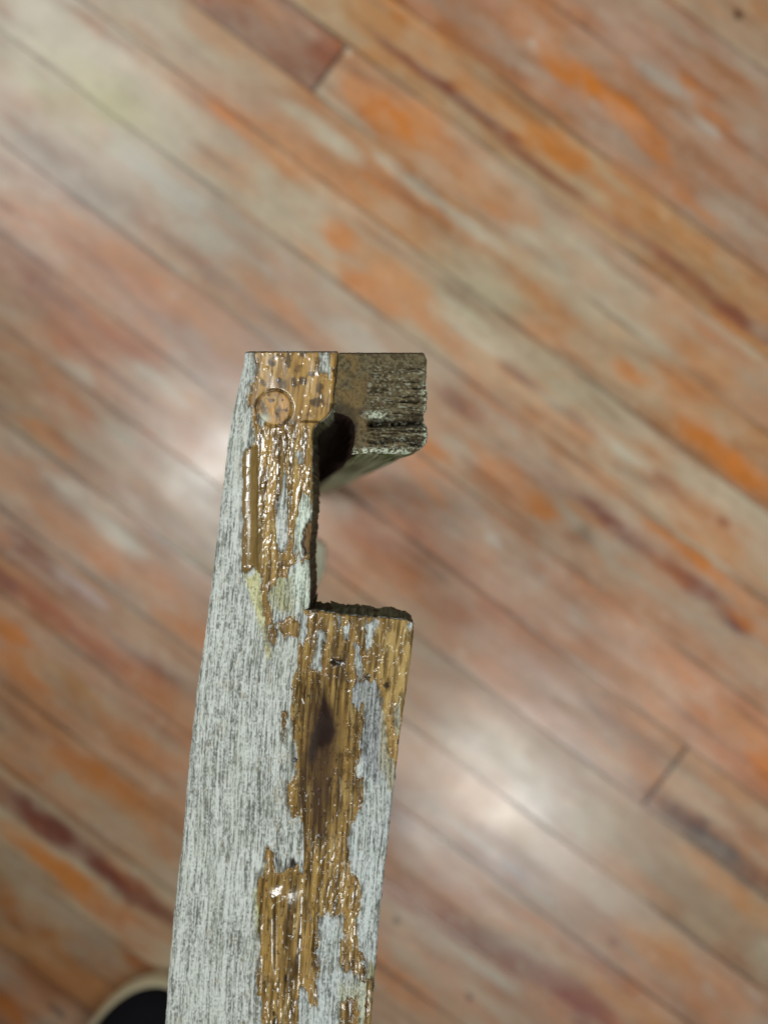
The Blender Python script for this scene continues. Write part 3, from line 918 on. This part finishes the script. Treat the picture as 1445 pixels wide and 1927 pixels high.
pc = mix(pc, lin((40, 26, 16)), np.exp(-(((PX - 523) / 4) ** 2 + ((PY - 770) / 6) ** 2)))
hz = hz - .0004 * np.exp(-(((PX - 523) / 4) ** 2 + ((PY - 770) / 6) ** 2))
V = W(PX, PY, np.full(PX.shape, D_OBJ))
V[..., 2] += hz
nr, nc = PX.shape
idx = np.arange(nr * nc).reshape(nr, nc)
F = np.stack([idx[:-1], idx[1:], np.roll(idx[1:], -1, 1), np.roll(idx[:-1], -1, 1)], -1).reshape(-1, 4)
mesh_obj("wooden_plug", V, F, M_PLUG, side, pc)

# small nail head pressed in beside the knot
t = np.linspace(0, 2 * np.pi, 17)[:-1]
nv, nf = [], []
for rr_, hh in ((0.1, .0005), (3.2, .0005), (4.4, .0002), (4.6, -.0006)):
    for a in t:
        p = W(np.float64(555 + rr_ * math.cos(a)), np.float64(1430 + rr_ * math.sin(a)), D_OBJ)
        nv.append(p + np.array([0, 0, hh + .0002]))
for k in range(3):
    for i in range(16):
        j = (i + 1) % 16
        nf.append((k * 16 + i, (k + 1) * 16 + i, (k + 1) * 16 + j, k * 16 + j))
mesh_obj("nail_head", nv, nf, M_FILM, inner, np.tile(lin((84, 82, 88)), (len(nv), 1)))

# keep the parts where they are while the frame's origin sits at its foot on the floor
off = frame.location.copy()
for ch in list(frame.children):
    ch.location = -off

# ------------------------------------------------------------------ shoe at the lower left
shoe = thing("shoe", "round toe of a black shoe with a beige rubber rim on the floorboards", "shoe")
TIP = Vector(((345 - CX) * FS, -(1835 - CY) * FS, 0))      # toe tip on the floor
AX = math.radians(56)
LEN, HW = .285, .056


def half_width(s):        # s: 0 toe .. 1 heel
    a = HW * np.where(s < .32, np.sqrt(np.clip(1 - (1 - s / .32) ** 2.2, 0, 1)), 1 - .22 * sm(.32, .62, s))
    return np.where(s > .82, a * np.sqrt(np.clip(1 - ((s - .82) / .18) ** 2.4, 0, 1)), a)


sv_ = np.concatenate([1 - np.cos(np.linspace(0, np.pi / 2, 22)), ]) * .35
ss = np.concatenate([sv_, np.linspace(.37, .82, 12), .82 + .18 * np.sin(np.linspace(.1, np.pi / 2, 14))])
outline = [(-LEN * s, float(half_width(np.array(s)))) for s in ss] + [(-LEN * s, -float(half_width(np.array(s)))) for s in ss[-2:0:-1]]
O = np.array(outline)
ca, sa = math.cos(AX), math.sin(AX)


def put(xy, z, scale=1.0):
    c = np.array([-LEN * .45, 0])
    q = c + (xy - c) * np.array([1 - (1 - scale) * .42, scale])
    return np.stack([TIP.x + q[:, 0] * ca - q[:, 1] * sa, TIP.y + q[:, 0] * sa + q[:, 1] * ca, z + 0 * q[:, 0]], -1)


def rings_mesh(name, rings, mat, colour, cap_top=True, cap_bot=True):
    n = len(rings[0])
    V = np.concatenate(rings)
    F = []
    for k in range(len(rings) - 1):
        for i in range(n):
            j = (i + 1) % n
            F.append((k * n + i, (k + 1) * n + i, (k + 1) * n + j, k * n + j))
    if cap_bot:
        F.append(tuple(range(n)))
    if cap_top:
        F.append(tuple((len(rings) - 1) * n + i for i in range(n))[::-1])
    return mesh_obj(name, V, F, mat, shoe, np.tile(lin(colour), (len(V), 1)))


rings_mesh("sole", [put(O, 0, .96), put(O, .004, .99), put(O, .012, 1.0), put(O, .020, .985), put(O, .024, .94), put(O, .0245, .80)], M_SOLE, (206, 192, 158))
s_all = np.concatenate([ss, ss[-2:0:-1]])


def upper(z, sc):
    r = put(O, 0, sc)
    hh = .45 + .55 * sm(.02, .45, s_all)
    r[:, 2] = .022 + z * hh
    return r


rings_mesh("upper", [upper(0, .91), upper(.012, .92), upper(.028, .87), upper(.044, .72), upper(.056, .55), upper(.064, .36), upper(.060, .30), upper(.020, .28)], M_CLOTH, (11, 11, 18), cap_bot=False)
